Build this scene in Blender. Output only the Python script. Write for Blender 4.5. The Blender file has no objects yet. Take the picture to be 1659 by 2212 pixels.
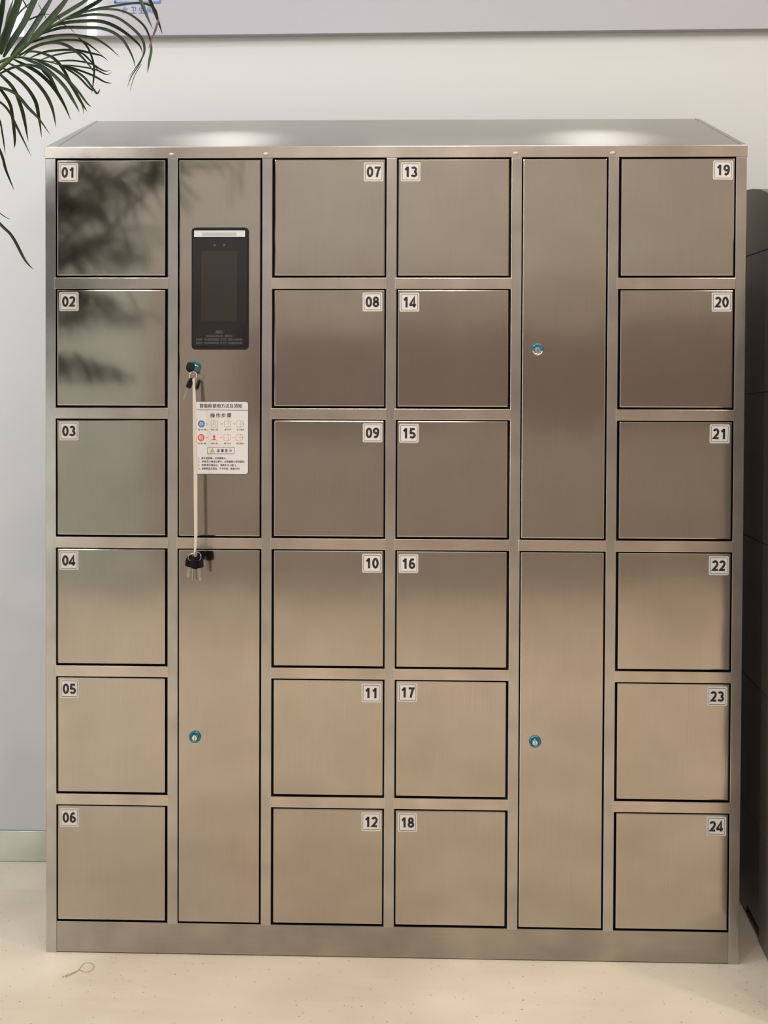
import bpy, bmesh, math, random
from mathutils import Vector, Matrix
random.seed(7)
PI = math.pi
scn = bpy.context.scene
C = scn.collection

# ------------------------------------------------------------------ camera
CAM = Vector((0.80218, -2.76253, 1.20058))
RX, RY, RZ = -0.02091, -0.00386, 0.0325
FPX, PPX, PPY = 2703.71, -40.682, -144.43
def rotm():
    cx, sx, cy, sy, cz, sz = math.cos(RX), math.sin(RX), math.cos(RY), math.sin(RY), math.cos(RZ), math.sin(RZ)
    return (Matrix(((cz, -sz, 0), (sz, cz, 0), (0, 0, 1))) @ Matrix(((1, 0, 0), (0, cx, -sx), (0, sx, cx)))
            @ Matrix(((cy, 0, sy), (0, 1, 0), (-sy, 0, cy))))
RM = rotm()
cd = bpy.data.cameras.new('camera')
cam = bpy.data.objects.new('camera', cd)
C.objects.link(cam)
right, fwd, up = RM.col[0], RM.col[1], RM.col[2]
m = Matrix((right, up, -fwd)).transposed().to_4x4()
m.translation = CAM
cam.matrix_world = m
cd.sensor_fit = 'VERTICAL'
cd.sensor_height = 36.0
cd.sensor_width = 27.0
cd.lens = 36.0 * FPX / 2212.0
cd.shift_x = -PPX / 2212.0
cd.shift_y = PPY / 2212.0
cd.clip_start = 0.05
scn.camera = cam
def at(u, v, y=0.0):
    """point on the vertical plane y seen at a photograph pixel (used for measuring)"""
    d = RM @ Vector(((u - 829.5 - PPX) / FPX, 1.0, -(v - 1106 - PPY) / FPX))
    return CAM + d * ((y - CAM.y) / d.y)
def atz(u, v, z=0.0):
    d = RM @ Vector(((u - 829.5 - PPX) / FPX, 1.0, -(v - 1106 - PPY) / FPX))
    return CAM + d * ((z - CAM.z) / d.z)

# ------------------------------------------------------------------ view, world, lights
scn.view_settings.view_transform = 'Standard'
scn.view_settings.look = 'None'
scn.view_settings.gamma = 1.0
scn.view_settings.use_curve_mapping = False
scn.view_settings.exposure = -0.97
w = bpy.data.worlds.new('world'); scn.world = w; w.use_nodes = True
w.node_tree.nodes['Background'].inputs[0].default_value = (0.8, 0.85, 0.9, 1)
w.node_tree.nodes['Background'].inputs[1].default_value = 0.3
CEIL = 4.6
YW = 0.57775          # back wall plane
def lamp(name, kind, loc, target, power, col, size=0.12, spot=None, blend=0.6, sizey=None):
    l = bpy.data.lights.new(name, kind); l.energy = power; l.color = col
    if kind == 'AREA':
        l.shape = 'RECTANGLE' if sizey else 'DISK'; l.size = size
        if sizey: l.size_y = sizey
    else:
        l.shadow_soft_size = size
    if kind == 'SPOT': l.spot_size = spot; l.spot_blend = blend
    o = bpy.data.objects.new(name, l); C.objects.link(o); o.location = loc
    d = Vector(target) - Vector(loc)
    o.rotation_euler = d.to_track_quat('-Z', 'Y').to_euler()
    return o
WARM = (1.0, 0.87, 0.74); NEUT = (1.0, 0.97, 0.93); COOL = (0.86, 0.95, 1.0)
DOWN = [  # recessed ceiling downlights: x, y, power, colour
    (-1.20, -1.35, 92, COOL), (0.04, -0.12, 8, NEUT), (1.62, -0.12, 8, WARM), (2.9, -1.6, 72, WARM),
    (-1.75, -0.55, 38, COOL), (-0.9, -3.6, 90, NEUT), (1.0, -3.6, 90, WARM), (2.9, -3.9, 90, WARM)]  # first one here is added to brighten the back wall at left
for i, (x, y, p, c) in enumerate(DOWN):
    lamp('downlight_lamp', 'AREA', (x, y, CEIL - 0.03), (x, y, 0), p, c, 0.16 if y < -1 else 0.09)
# two narrow-beam downlights aimed onto the locker's sloping top
for x, xt in ((0.04, 0.38), (1.62, 1.24)):
    lamp('narrow_spot_lamp', 'SPOT', (x, -0.12, CEIL - 0.04), (xt, 0.10, 1.85), 230, NEUT, 0.03, math.radians(7.5), 1.0)
# broad diffusing ceiling panels of the hall
PANELS = [(-1.6, -2.6, 75, COOL), (1.2, -2.3, 60, NEUT), (3.4, -2.6, 55, WARM), (0.6, -5.0, 60, NEUT)]
for (x, y, p, c) in PANELS:
    lamp('ceiling_panel_lamp', 'AREA', (x, y, CEIL - 0.03), (x, y, 0), p, c, 1.2, sizey=0.6)

# ------------------------------------------------------------------ materials
MATS = {}
def mat(name, col, rough=0.5, metal=0.0, emit=None, estr=0.0, spec=0.5, coat=0.0):
    if name in MATS: return MATS[name]
    m = bpy.data.materials.new(name); m.use_nodes = True
    b = m.node_tree.nodes['Principled BSDF']
    b.inputs['Base Color'].default_value = (*col, 1)
    b.inputs['Roughness'].default_value = rough
    b.inputs['Metallic'].default_value = metal
    b.inputs['Specular IOR Level'].default_value = spec
    b.inputs['Coat Weight'].default_value = coat
    if emit:
        b.inputs['Emission Color'].default_value = (*emit, 1)
        b.inputs['Emission Strength'].default_value = estr
    MATS[name] = m
    return m
def N(m, t, **k):
    n = m.node_tree.nodes.new(t)
    for a, v in k.items(): setattr(n, a, v)
    return n
def steel(name, col, rough, aniso, grain_axis, wave=0.0, blot=0.16):
    """brushed stainless steel: fine grain along one axis, faint cloudiness, slightly wavy sheet"""
    m = mat(name, col, rough, 1.0)
    L = m.node_tree.links; b = m.node_tree.nodes['Principled BSDF']
    tc = N(m, 'ShaderNodeTexCoord'); geo = N(m, 'ShaderNodeNewGeometry')
    mp = N(m, 'ShaderNodeMapping')
    mp.inputs['Scale'].default_value = (8, 300, 700) if grain_axis == 'x' else (700, 300, 8)
    n1 = N(m, 'ShaderNodeTexNoise'); n1.inputs['Scale'].default_value = 1; n1.inputs['Detail'].default_value = 3
    L.new(geo.outputs['Position'], mp.inputs['Vector']); L.new(mp.outputs[0], n1.inputs['Vector'])
    n2 = N(m, 'ShaderNodeTexNoise'); n2.inputs['Scale'].default_value = 4.0; n2.inputs['Detail'].default_value = 1
    L.new(geo.outputs['Position'], n2.inputs['Vector'])
    mr = N(m, 'ShaderNodeMapRange'); mr.inputs[3].default_value = rough * 0.8; mr.inputs[4].default_value = rough * 1.25
    # faint colour streaks
    mx = N(m, 'ShaderNodeMapRange'); mx.inputs[3].default_value = 0.93; mx.inputs[4].default_value = 1.07
    L.new(n1.outputs[0], mx.inputs[0])
    # heat-tinted, handled patches: broad tonal blotches of the finish itself
    n4 = N(m, 'ShaderNodeTexNoise'); n4.inputs['Scale'].default_value = 9.0; n4.inputs['Detail'].default_value = 2.5
    L.new(geo.outputs['Position'], n4.inputs['Vector'])
    m4 = N(m, 'ShaderNodeMapRange'); m4.inputs[1].default_value = 0.3; m4.inputs[2].default_value = 0.7
    m4.inputs[3].default_value = 1 - blot; m4.inputs[4].default_value = 1 + blot * 0.7
    L.new(n4.outputs[0], m4.inputs[0])
    mm_ = N(m, 'ShaderNodeMath', operation='MULTIPLY'); L.new(mx.outputs[0], mm_.inputs[0]); L.new(m4.outputs[0], mm_.inputs[1]); mx = mm_
    mul = N(m, 'ShaderNodeVectorMath', operation='SCALE'); mul.inputs[0].default_value = col
    L.new(mx.outputs[0], mul.inputs['Scale']); L.new(mul.outputs[0], b.inputs['Base Color'])
    bp = N(m, 'ShaderNodeBump'); bp.inputs['Strength'].default_value = 0.035; bp.inputs['Distance'].default_value = 0.0004
    L.new(n1.outputs[0], bp.inputs['Height'])
    last = bp
    L.new(last.outputs[0], b.inputs['Normal'])
    b.inputs['Anisotropic'].default_value = aniso
    cv = N(m, 'ShaderNodeCombineXYZ')
    cv.inputs[1].default_value = 0.6; cv.inputs[2].default_value = 0.8
    L.new(cv.outputs[0], b.inputs['Tangent'])
    return m
M_DOOR = steel('door_steel', (0.462, 0.42, 0.37), 0.095, 0.25, 'z', 0.004, 0.05)
M_FRAME = steel('frame_steel', (0.56, 0.50, 0.44), 0.22, 0.6, 'x', 0.0)
M_POST = steel('post_steel', (0.48, 0.46, 0.43), 0.22, 0.5, 'z', 0.0)
M_TOP = steel('top_steel', (0.45, 0.445, 0.425), 0.25, 0.95, 'x', 0.001, 0.05)
M_PLINTH = steel('plinth_steel', (0.38, 0.355, 0.315), 0.24, 0.4, 'x')
M_BASE = steel('baseboard_steel', (0.45, 0.455, 0.385), 0.18, 1.0, 'x', 0.001)
M_WELD = mat('weld_metal', (0.42, 0.38, 0.33), 0.5, 0.8)
M_DARK = mat('carcass_shade', (0.012, 0.011, 0.010), 0.7)
M_PRINT = mat('black_print', (0.012, 0.011, 0.012), 0.5)
M_STICK = mat('silver_sticker', (0.60, 0.58, 0.56), 0.45)
M_RIM = mat('sticker_rim', (0.52, 0.48, 0.43), 0.4)
M_WHITE = mat('white_vinyl', (0.66, 0.65, 0.65), 0.3)
M_SLATE = mat('slate_print', (0.06, 0.08, 0.12), 0.5)
M_GREYP = mat('grey_print', (0.17, 0.19, 0.22), 0.5)
M_BLUEP = mat('blue_print', (0.01, 0.14, 0.36), 0.5)
M_REDP = mat('red_print', (0.62, 0.07, 0.025), 0.5)
M_REDW = mat('pale_red_print', (0.80, 0.58, 0.50), 0.5)
M_YEL = mat('yellow_print', (0.72, 0.48, 0.05), 0.5)
M_BLACK = mat('black_plastic', (0.006, 0.006, 0.007), 0.4, spec=0.3)
M_GLASS = mat('black_glass', (0.008, 0.008, 0.009), 0.05, spec=0.6)
M_SCREEN = mat('screen_glass', (0.022, 0.018, 0.015), 0.06, spec=0.6)
M_LBAR = mat('light_bar_plastic', (0.60, 0.61, 0.63), 0.35)
M_LBAR2 = mat('light_bar_diffuser', (0.42, 0.42, 0.42), 0.4)
M_LENS = mat('lens_glass', (0.10, 0.09, 0.09), 0.1)
M_DIMTXT = mat('dim_text', (0.11, 0.105, 0.10), 0.5)
M_CHROME = mat('chrome', (0.72, 0.70, 0.67), 0.15, 1.0)
M_KEYM = mat('key_metal', (0.55, 0.52, 0.47), 0.3, 1.0)
M_TEAL = mat('blue_film', (0.0, 0.15, 0.24), 0.15, 0.35, coat=0.6)
M_STRAP = mat('cream_strap', (0.56, 0.51, 0.43), 0.85)
M_PSIGN = mat('sign_acrylic', (0.44, 0.43, 0.49), 0.012, spec=0.6)
M_PEDGE = mat('sign_edge', (0.45, 0.43, 0.44), 0.4)
M_BLUETX = mat('sign_blue', (0.05, 0.17, 0.42), 0.35)
M_SOIL = mat('soil', (0.05, 0.03, 0.02), 0.95)
M_POT = mat('white_ceramic', (0.75, 0.74, 0.72), 0.2)
M_RED = mat('withered_leaf', (0.06, 0.015, 0.012), 0.5)

def leaf_mat():
    m = mat('palm_leaf', (0.04, 0.075, 0.022), 0.5, spec=0.25)
    L = m.node_tree.links; b = m.node_tree.nodes['Principled BSDF']
    g = N(m, 'ShaderNodeNewGeometry'); n = N(m, 'ShaderNodeTexNoise')
    n.inputs['Scale'].default_value = 14; n.inputs['Detail'].default_value = 3
    r = N(m, 'ShaderNodeValToRGB')
    r.color_ramp.elements[0].position = 0.35; r.color_ramp.elements[0].color = (0.009, 0.019, 0.009, 1)
    r.color_ramp.elements[1].position = 0.7; r.color_ramp.elements[1].color = (0.024, 0.045, 0.008, 1)
    L.new(g.outputs['Position'], n.inputs['Vector']); L.new(n.outputs[0], r.inputs[0]); L.new(r.outputs[0], b.inputs['Base Color'])
    return m
M_LEAF = leaf_mat()
M_STEM = mat('palm_stem', (0.05, 0.08, 0.03), 0.5, spec=0.3)

def floor_mat():
    m = mat('floor_vinyl', (0.62, 0.54, 0.44), 0.3)
    L = m.node_tree.links; b = m.node_tree.nodes['Principled BSDF']
    g = N(m, 'ShaderNodeNewGeometry')
    v = N(m, 'ShaderNodeTexVoronoi'); v.inputs['Scale'].default_value = 56; v.inputs['Randomness'].default_value = 1
    nz = N(m, 'ShaderNodeTexNoise'); nz.inputs['Scale'].default_value = 60
    L.new(g.outputs['Position'], nz.inputs['Vector'])
    mixv = N(m, 'ShaderNodeVectorMath', operation='ADD'); sc = N(m, 'ShaderNodeVectorMath', operation='SCALE'); sc.inputs['Scale'].default_value = 0.012
    L.new(nz.outputs['Color'], sc.inputs[0]); L.new(g.outputs['Position'], mixv.inputs[0]); L.new(sc.outputs[0], mixv.inputs[1])
    L.new(mixv.outputs[0], v.inputs['Vector'])
    r = N(m, 'ShaderNodeMapRange'); r.inputs[1].default_value = 0.07; r.inputs[2].default_value = 0.12; r.inputs[3].default_value = 0.75; r.inputs[4].default_value = 0.0
    L.new(v.outputs['Distance'], r.inputs[0])
    wn = N(m, 'ShaderNodeTexWhiteNoise'); L.new(v.outputs['Color'], wn.inputs[0])
    gt = N(m, 'ShaderNodeMath', operation='GREATER_THAN'); gt.inputs[1].default_value = 0.35
    L.new(wn.outputs[0], gt.inputs[0])
    mu = N(m, 'ShaderNodeMath', operation='MULTIPLY'); L.new(r.outputs[0], mu.inputs[0]); L.new(gt.outputs[0], mu.inputs[1])
    n2 = N(m, 'ShaderNodeTexNoise'); n2.inputs['Scale'].default_value = 3; n2.inputs['Detail'].default_value = 6
    L.new(g.outputs['Position'], n2.inputs['Vector'])
    cr = N(m, 'ShaderNodeValToRGB')
    cr.color_ramp.elements[0].position = 0.3; cr.color_ramp.elements[0].color = (0.55, 0.475, 0.375, 1)
    cr.color_ramp.elements[1].position = 0.7; cr.color_ramp.elements[1].color = (0.65, 0.57, 0.465, 1)
    L.new(n2.outputs[0], cr.inputs[0])
    mix = N(m, 'ShaderNodeMix', data_type='RGBA'); mix.inputs['B'].default_value = (0.17, 0.115, 0.07, 1)
    L.new(mu.outputs[0], mix.inputs['Factor']); L.new(cr.outputs[0], mix.inputs['A'])
    L.new(mix.outputs['Result'], b.inputs['Base Color'])
    n3 = N(m, 'ShaderNodeTexNoise'); n3.inputs['Scale'].default_value = 2.5; n3.inputs['Detail'].default_value = 2
    mp = N(m, 'ShaderNodeMapping'); mp.inputs['Scale'].default_value = (0.6, 5, 1)
    L.new(g.outputs['Position'], mp.inputs['Vector']); L.new(mp.outputs[0], n3.inputs['Vector'])
    bp = N(m, 'ShaderNodeBump'); bp.inputs['Strength'].default_value = 0.6; bp.inputs['Distance'].default_value = 0.004
    L.new(n3.outputs[0], bp.inputs['Height']); L.new(bp.outputs[0], b.inputs['Normal'])
    return m
M_FLOOR = floor_mat()
def paint(name, col, rough=0.6):
    m = mat(name, col, rough)
    L = m.node_tree.links; b = m.node_tree.nodes['Principled BSDF']
    g = N(m, 'ShaderNodeNewGeometry'); n = N(m, 'ShaderNodeTexNoise'); n.inputs['Scale'].default_value = 180; n.inputs['Detail'].default_value = 3
    L.new(g.outputs['Position'], n.inputs['Vector'])
    bp = N(m, 'ShaderNodeBump'); bp.inputs['Strength'].default_value = 0.15; bp.inputs['Distance'].default_value = 0.0006
    L.new(n.outputs[0], bp.inputs['Height']); L.new(bp.outputs[0], b.inputs['Normal'])
    return m
M_WALL = paint('wall_paint', (0.575, 0.585, 0.595))
M_CEIL = paint('ceiling_paint', (0.75, 0.74, 0.72))
M_WALLD = paint('rear_wall_paint', (0.36, 0.325, 0.30))
M_WALLR = paint('right_wall_paint', (0.55, 0.46, 0.37))
M_WALLU = paint('rear_upper_paint', (0.42, 0.41, 0.395))
M_BAND = paint('added_band_paint', (0.22, 0.185, 0.175))
M_PANEL = paint('added_pale_panel', (0.47, 0.50, 0.48))
M_POD = paint('pod_shell', (0.15, 0.128, 0.106), 0.4)

# ------------------------------------------------------------------ mesh helpers
def link(name, bm, mats, parent=None, loc=None, smooth=False, origin=None):
    me = bpy.data.meshes.new(name)
    if origin is not None:
        bmesh.ops.translate(bm, verts=bm.verts, vec=-Vector(origin))
    bm.to_mesh(me); bm.free()
    for mm in (mats if isinstance(mats, (list, tuple)) else [mats]): me.materials.append(mm)
    if smooth:
        for p in me.polygons: p.use_smooth = True
    o = bpy.data.objects.new(name, me); C.objects.link(o)
    wl = Vector(origin) if origin is not None else Vector((0, 0, 0))
    if parent is not None:
        o.parent = parent
        pw = PW.get(parent.name, Vector((0, 0, 0)))
        o.location = wl - pw
    else:
        o.location = wl
    PW[o.name] = wl
    return o
PW = {}
def thing(name, label, cat, loc=(0, 0, 0), group=None):
    o = bpy.data.objects.new(name, None); C.objects.link(o); o.location = loc
    o.empty_display_size = 0.05
    PW[o.name] = Vector(loc)
    tag(o, label, cat, group); return o
def tag(o, label, cat, group=None):
    o['label'] = label; o['category'] = cat
    if group: o['group'] = group
    return o
def struct(o):
    o['kind'] = 'structure'; return o
def box(bm, x0, x1, y0, y1, z0, z1, mi=0, bev=0.0):
    r = bmesh.ops.create_cube(bm, size=1.0)
    vs = r['verts']
    for v in vs:
        v.co = Vector(((x0 + x1) / 2 + v.co.x * (x1 - x0), (y0 + y1) / 2 + v.co.y * (y1 - y0), (z0 + z1) / 2 + v.co.z * (z1 - z0)))
    fs = set(f for v in vs for f in v.link_faces)
    for f in fs: f.material_index = mi
    if bev:
        es = list(set(e for v in vs for e in v.link_edges))
        g = bmesh.ops.bevel(bm, geom=es, offset=bev, segments=2, profile=0.6, affect='EDGES')
        for f in g['faces']: f.material_index = mi
def tube(bm, pts, r, n=8, mi=0, cap=True):
    rs = r if isinstance(r, (list, tuple)) else [r] * len(pts)
    pts = [Vector(p) for p in pts]; rings = []
    for i, p in enumerate(pts):
        t = (pts[min(i + 1, len(pts) - 1)] - pts[max(i - 1, 0)])
        t = t.normalized() if t.length > 1e-9 else Vector((0, 0, 1))
        a = t.cross(Vector((0.13, 0.21, 0.97))) 
        if a.length < 0.05: a = t.cross(Vector((1, 0, 0)))
        a.normalize(); b = t.cross(a)
        rings.append([bm.verts.new(p + (a * math.cos(2 * PI * k / n) + b * math.sin(2 * PI * k / n)) * rs[i]) for k in range(n)])
    for i in range(len(rings) - 1):
        for k in range(n):
            f = bm.faces.new((rings[i][k], rings[i][(k + 1) % n], rings[i + 1][(k + 1) % n], rings[i + 1][k])); f.material_index = mi; f.smooth = True
    if cap:
        for rr in (rings[0][::-1], rings[-1]):
            f = bm.faces.new(rr); f.material_index = mi
def rrect(x0, x1, z0, z1, r, n=5):
    pts = []
    for (cx, cz, a0) in ((x1 - r, z1 - r, 0), (x0 + r, z1 - r, 90), (x0 + r, z0 + r, 180), (x1 - r, z0 + r, 270)):
        for k in range(n + 1):
            a = math.radians(a0 + 90 * k / n); pts.append((cx + r * math.cos(a), cz + r * math.sin(a)))
    return pts
def prism(bm, outline, y0, y1, mi=0, bev=0.0):
    """outline in (x, z), front at y0 (towards the camera), back at y1"""
    a = [bm.verts.new((x, y0, z)) for x, z in outline]; b = [bm.verts.new((x, y1, z)) for x, z in outline]
    fs = [bm.faces.new(a), bm.faces.new(b[::-1])]
    n = len(a)
    for i in range(n):
        fs.append(bm.faces.new((a[i], b[i], b[(i + 1) % n], a[(i + 1) % n])))
    for f in fs: f.material_index = mi
    bmesh.ops.recalc_face_normals(bm, faces=fs)
    if bev:
        es = list(fs[0].edges)
        g = bmesh.ops.bevel(bm, geom=es, offset=bev, segments=2, profile=0.5, affect='EDGES')
        for f in g['faces']: f.material_index = mi
def flat(bm, outline, y, mi=0):
    vs = [bm.verts.new((x, y, z)) for x, z in outline]
    f = bm.faces.new(vs); f.material_index = mi
    f.normal_update()
    if f.normal.y > 0: f.normal_flip()
def pline(bm, pts, wd, y, mi=0, closed=False):
    """flat printed line of width wd through (x, z) points"""
    n = len(pts); P = [Vector(p) for p in pts]; off = []
    for i in range(n):
        if closed: a, b = P[(i - 1) % n], P[(i + 1) % n]
        else: a, b = P[max(i - 1, 0)], P[min(i + 1, n - 1)]
        d1 = (P[i] - a); d2 = (b - P[i])
        d1 = d1.normalized() if d1.length > 1e-9 else d2.normalized()
        d2 = d2.normalized() if d2.length > 1e-9 else d1
        t = (d1 + d2)
        t = t.normalized() if t.length > 1e-6 else d1
        nn = Vector((-t.y, t.x)); c = max(0.5, nn.dot(Vector((-d1.y, d1.x))))
        off.append(nn * (wd / 2 / c))
    A = [bm.verts.new((P[i].x + off[i].x, y, P[i].y + off[i].y)) for i in range(n)]
    B = [bm.verts.new((P[i].x - off[i].x, y, P[i].y - off[i].y)) for i in range(n)]
    for i in range(n if closed else n - 1):
        j = (i + 1) % n
        f = bm.faces.new((A[i], A[j], B[j], B[i])); f.material_index = mi
        f.normal_update()
        if f.normal.y > 0: f.normal_flip()
def disc(cx, cz, r, n=24): return [(cx + r * math.cos(2 * PI * k / n), cz + r * math.sin(2 * PI * k / n)) for k in range(n)]

_tc = {}
def glyphs(s, off=0.0, spacing=1.0):
    """triangulated text, normalised by its own bounding box: returns verts (x,z), faces, width, height"""
    k = (s, off, spacing)
    if k in _tc: return _tc[k]
    cu = bpy.data.curves.new('t', 'FONT'); cu.body = s; cu.size = 1.0; cu.offset = off; cu.resolution_u = 3
    cu.space_character = spacing
    ob = bpy.data.objects.new('t', cu); C.objects.link(ob)
    dg = bpy.context.evaluated_depsgraph_get(); dg.update()
    ev = ob.evaluated_get(dg); me = ev.to_mesh()
    vs = [(v.co.x, v.co.y) for v in me.vertices]; fs = [tuple(p.vertices) for p in me.polygons]
    ev.to_mesh_clear()
    bpy.data.objects.remove(ob); bpy.data.curves.remove(cu)
    if not vs: vs = [(0, 0), (1, 0), (1, 1)]; fs = []
    x0 = min(v[0] for v in vs); x1 = max(v[0] for v in vs); z0 = min(v[1] for v in vs); z1 = max(v[1] for v in vs)
    vs = [((x - x0) / (x1 - x0), (z - z0) / (z1 - z0)) for x, z in vs]
    _tc[k] = (vs, fs, x1 - x0, z1 - z0); return _tc[k]
def put_text(bm, s, x0, x1, z0, z1, y, mi=0, off=0.0, spacing=1.0):
    # bold weight: the glyphs are laid down several times, shifted by a hair
    sh = (z1 - z0) * off * 1.6
    if sh > 0:
        for k, (ox, oz) in enumerate(((-sh, 0), (sh, 0), (0, sh * 0.6))):
            _text(bm, s, x0 + ox, x1 + ox, z0 + oz, z1 + oz, y - k * 0.00001, mi, spacing)
    else: _text(bm, s, x0, x1, z0, z1, y, mi, spacing)
def _text(bm, s, x0, x1, z0, z1, y, mi, spacing):
    vs, fs, _, _ = glyphs(s, 0.0, spacing)
    V = [bm.verts.new((x0 + vx * (x1 - x0), y, z0 + vz * (z1 - z0))) for vx, vz in vs]
    for f in fs:
        try:
            g = bm.faces.new([V[i] for i in f]); g.material_index = mi; g.normal_update()
            if g.normal.y > 0: g.normal_flip()
        except ValueError: pass

# ------------------------------------------------------------------ the room
XL, XR, YB = -3.2, 5.0, -5.9
def slab(name, x0, x1, y0, y1, z0, z1, mm):
    bm = bmesh.new(); box(bm, x0, x1, y0, y1, z0, z1)
    return struct(link(name, bm, mm))
slab('floor', XL, XR, YB, YW + 0.1, -0.08, 0.0, M_FLOOR)
slab('ceiling', XL, XR, YB, YW + 0.1, CEIL, CEIL + 0.1, M_CEIL)
slab('wall_back', XL, XR, YW, YW + 0.12, 0.0, CEIL, M_WALL)
slab('wall_left', XL - 0.1, XL, YB, YW, 0.0, CEIL, M_WALL)
slab('wall_right', XR, XR + 0.1, YB, YW, 0.0, CEIL, M_WALLR)
slab('wall_rear', XL, XR, YB - 0.1, YB, 0.0, CEIL, M_WALLU)
# darker panelling on the lower rear wall
slab('trim_1', -0.95, XR - 0.01, YB, YB + 0.04, 0.0, 2.15, M_WALLD)
slab('added_trim_2', XL + 0.01, -0.96, YB, YB + 0.04, 0.0, 2.6, M_PANEL)  # pale panel added out of view to lighten reflections in the left doors
slab('added_trim_3', -0.35, 3.1, YB + 0.04, YB + 0.06, 1.2, 1.85, M_BAND)  # dark band added out of view to deepen reflections in the second row
# steel baseboard
zb = at(20, 1795, YW - 0.012).z
bm = bmesh.new()
box(bm, XL, 3.0, YW - 0.012, YW, 0.0, zb, 0, 0.002)
box(bm, XL, 3.0, YW - 0.016, YW - 0.0115, zb - 0.006, zb - 0.001, 0)
struct(link('baseboard_back', bm, M_BASE))

# vertical light strips on the rear wall
def strip(x, x1, z0, z1, e):
    bm = bmesh.new(); box(bm, x, x1, YB + 0.041, YB + 0.08, z0, z1)
    return link('light_strip', bm, mat('strip_emit_%d' % e, (1, 1, 1), 0.5, emit=(0.92, 0.97, 1.0), estr=float(e)))
o = strip(-1.68, -1.62, 3.1, 4.58, 45); tag(o, 'short bright vertical light strip high on the rear wall', 'light', 'rear wall light strips')
o = strip(-2.28, -2.19, 0.1, 4.58, 24); tag(o, 'full height vertical light strip on the rear wall near the left corner', 'light', 'rear wall light strips')

DI = 0
DN = ['above the palm at left', 'above the left half of the locker', 'above the right half of the locker', 'in front of the grey machine', 'added unseen to brighten the back wall at left,', 'behind the camera at left', 'behind the camera in the middle', 'behind the camera at right']
# downlight housings and panels on the ceiling
for (x, y, p, c) in DOWN:
    bm = bmesh.new()
    n = 28
    ro = [bm.verts.new((x + 0.115 * math.cos(2*PI*k/n), y + 0.115 * math.sin(2*PI*k/n), CEIL - 0.012)) for k in range(n)]
    ru = [bm.verts.new((x + 0.12 * math.cos(2*PI*k/n), y + 0.12 * math.sin(2*PI*k/n), CEIL)) for k in range(n)]
    ri = [bm.verts.new((x + 0.095 * math.cos(2*PI*k/n), y + 0.095 * math.sin(2*PI*k/n), CEIL - 0.012)) for k in range(n)]
    for k in range(n):
        j = (k + 1) % n
        bm.faces.new((ro[k], ru[k], ru[j], ro[j])); bm.faces.new((ro[k], ro[j], ri[j], ri[k]))
    bm.faces.new(ri[::-1])
    o = link('downlight', bm, M_CEIL, origin=(x, y, CEIL))
    tag(o, 'round white recessed downlight, %s on the hall ceiling' % DN[DI], 'ceiling light', 'hall downlights'); DI += 1
for (x, y, p, c) in PANELS:
    bm = bmesh.new(); box(bm, x - 0.62, x + 0.62, y - 0.32, y + 0.32, CEIL - 0.02, CEIL)
    o = link('ceiling_light_panel', bm, M_CEIL, origin=(x, y, CEIL))
    tag(o, 'rectangular white light panel, %s on the hall ceiling' % ('left' if x < -1 else 'middle' if y > -4 and x < 2 else 'right' if x > 2 else 'rearmost'), 'ceiling light', 'hall light panels')

# ------------------------------------------------------------------ restroom sign board on the wall
ys = YW - 0.022
sign = thing('wall_sign_board', 'glossy pale lilac sign board high on the wall with blue restroom lettering', 'sign', (0.7, YW, 2.22))
bm = bmesh.new()
zl, zr_ = 2.2125, 2.2225
xa, xb = -1.6, 3.0
def zs(x): return zl + (zr_ - zl) * (x + 0.28) / 2.02
prism(bm, [(xa, zs(xa)), (xb, zs(xb)), (xb, zs(xb) + 1.0), (xa, zs(xa) + 1.0)], ys, YW, 0, 0.0012)
link('board', bm, M_PSIGN, sign, origin=(0.7, YW, 2.22))
bm = bmesh.new()
p0, p1 = at(247, 6, ys), at(348, 4, ys)
th = 0.0045
x0, x1, z = p0.x, p1.x, p0.z
bm2 = [(x0, z - th), (x1 - 0.0, z - th), (x1, z + 0.115), (x0, z + 0.115)]
pline(bm, [(x0, z), (x1 - 0.0025, z), (x1 - 0.0025, z + 0.11), (x0 + 0.0025, z + 0.11), (x0 + 0.0025, z)], 0.005, ys - 0.0008, 0)
# restroom pictogram (woman) inside the frame, above the photograph's edge
cx = (x0 + x1) / 2; pz = z + 0.012
flat(bm, disc(cx, pz + 0.083, 0.009), ys - 0.0008)
flat(bm, [(cx - 0.008, pz + 0.070), (cx + 0.008, pz + 0.070), (cx + 0.024, pz + 0.028), (cx - 0.024, pz + 0.028)], ys - 0.0008)
for s in (-1, 1):
    flat(bm, [(cx + s * 0.006 - 0.0035, pz + 0.028), (cx + s * 0.006 + 0.0035, pz + 0.028), (cx + s * 0.006 + 0.0035, pz), (cx + s * 0.006 - 0.0035, pz)], ys - 0.0008)
link('restroom_pictogram', bm, M_BLUETX, sign, origin=(cx, ys, z))
bm = bmesh.new()
for ch, u0, u1 in (('女', 264, 276), ('卫', 282.5, 294.5), ('生', 300, 311.5), ('间', 318, 330)):
    a = at(u0, 29, ys); b = at(u1, 15, ys)
    put_text(bm, ch, a.x, b.x, a.z, b.z, ys - 0.0008, 0, 0.012)
link('lettering', bm, M_BLUETX, sign, origin=(at(297, 22, ys)))

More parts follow.
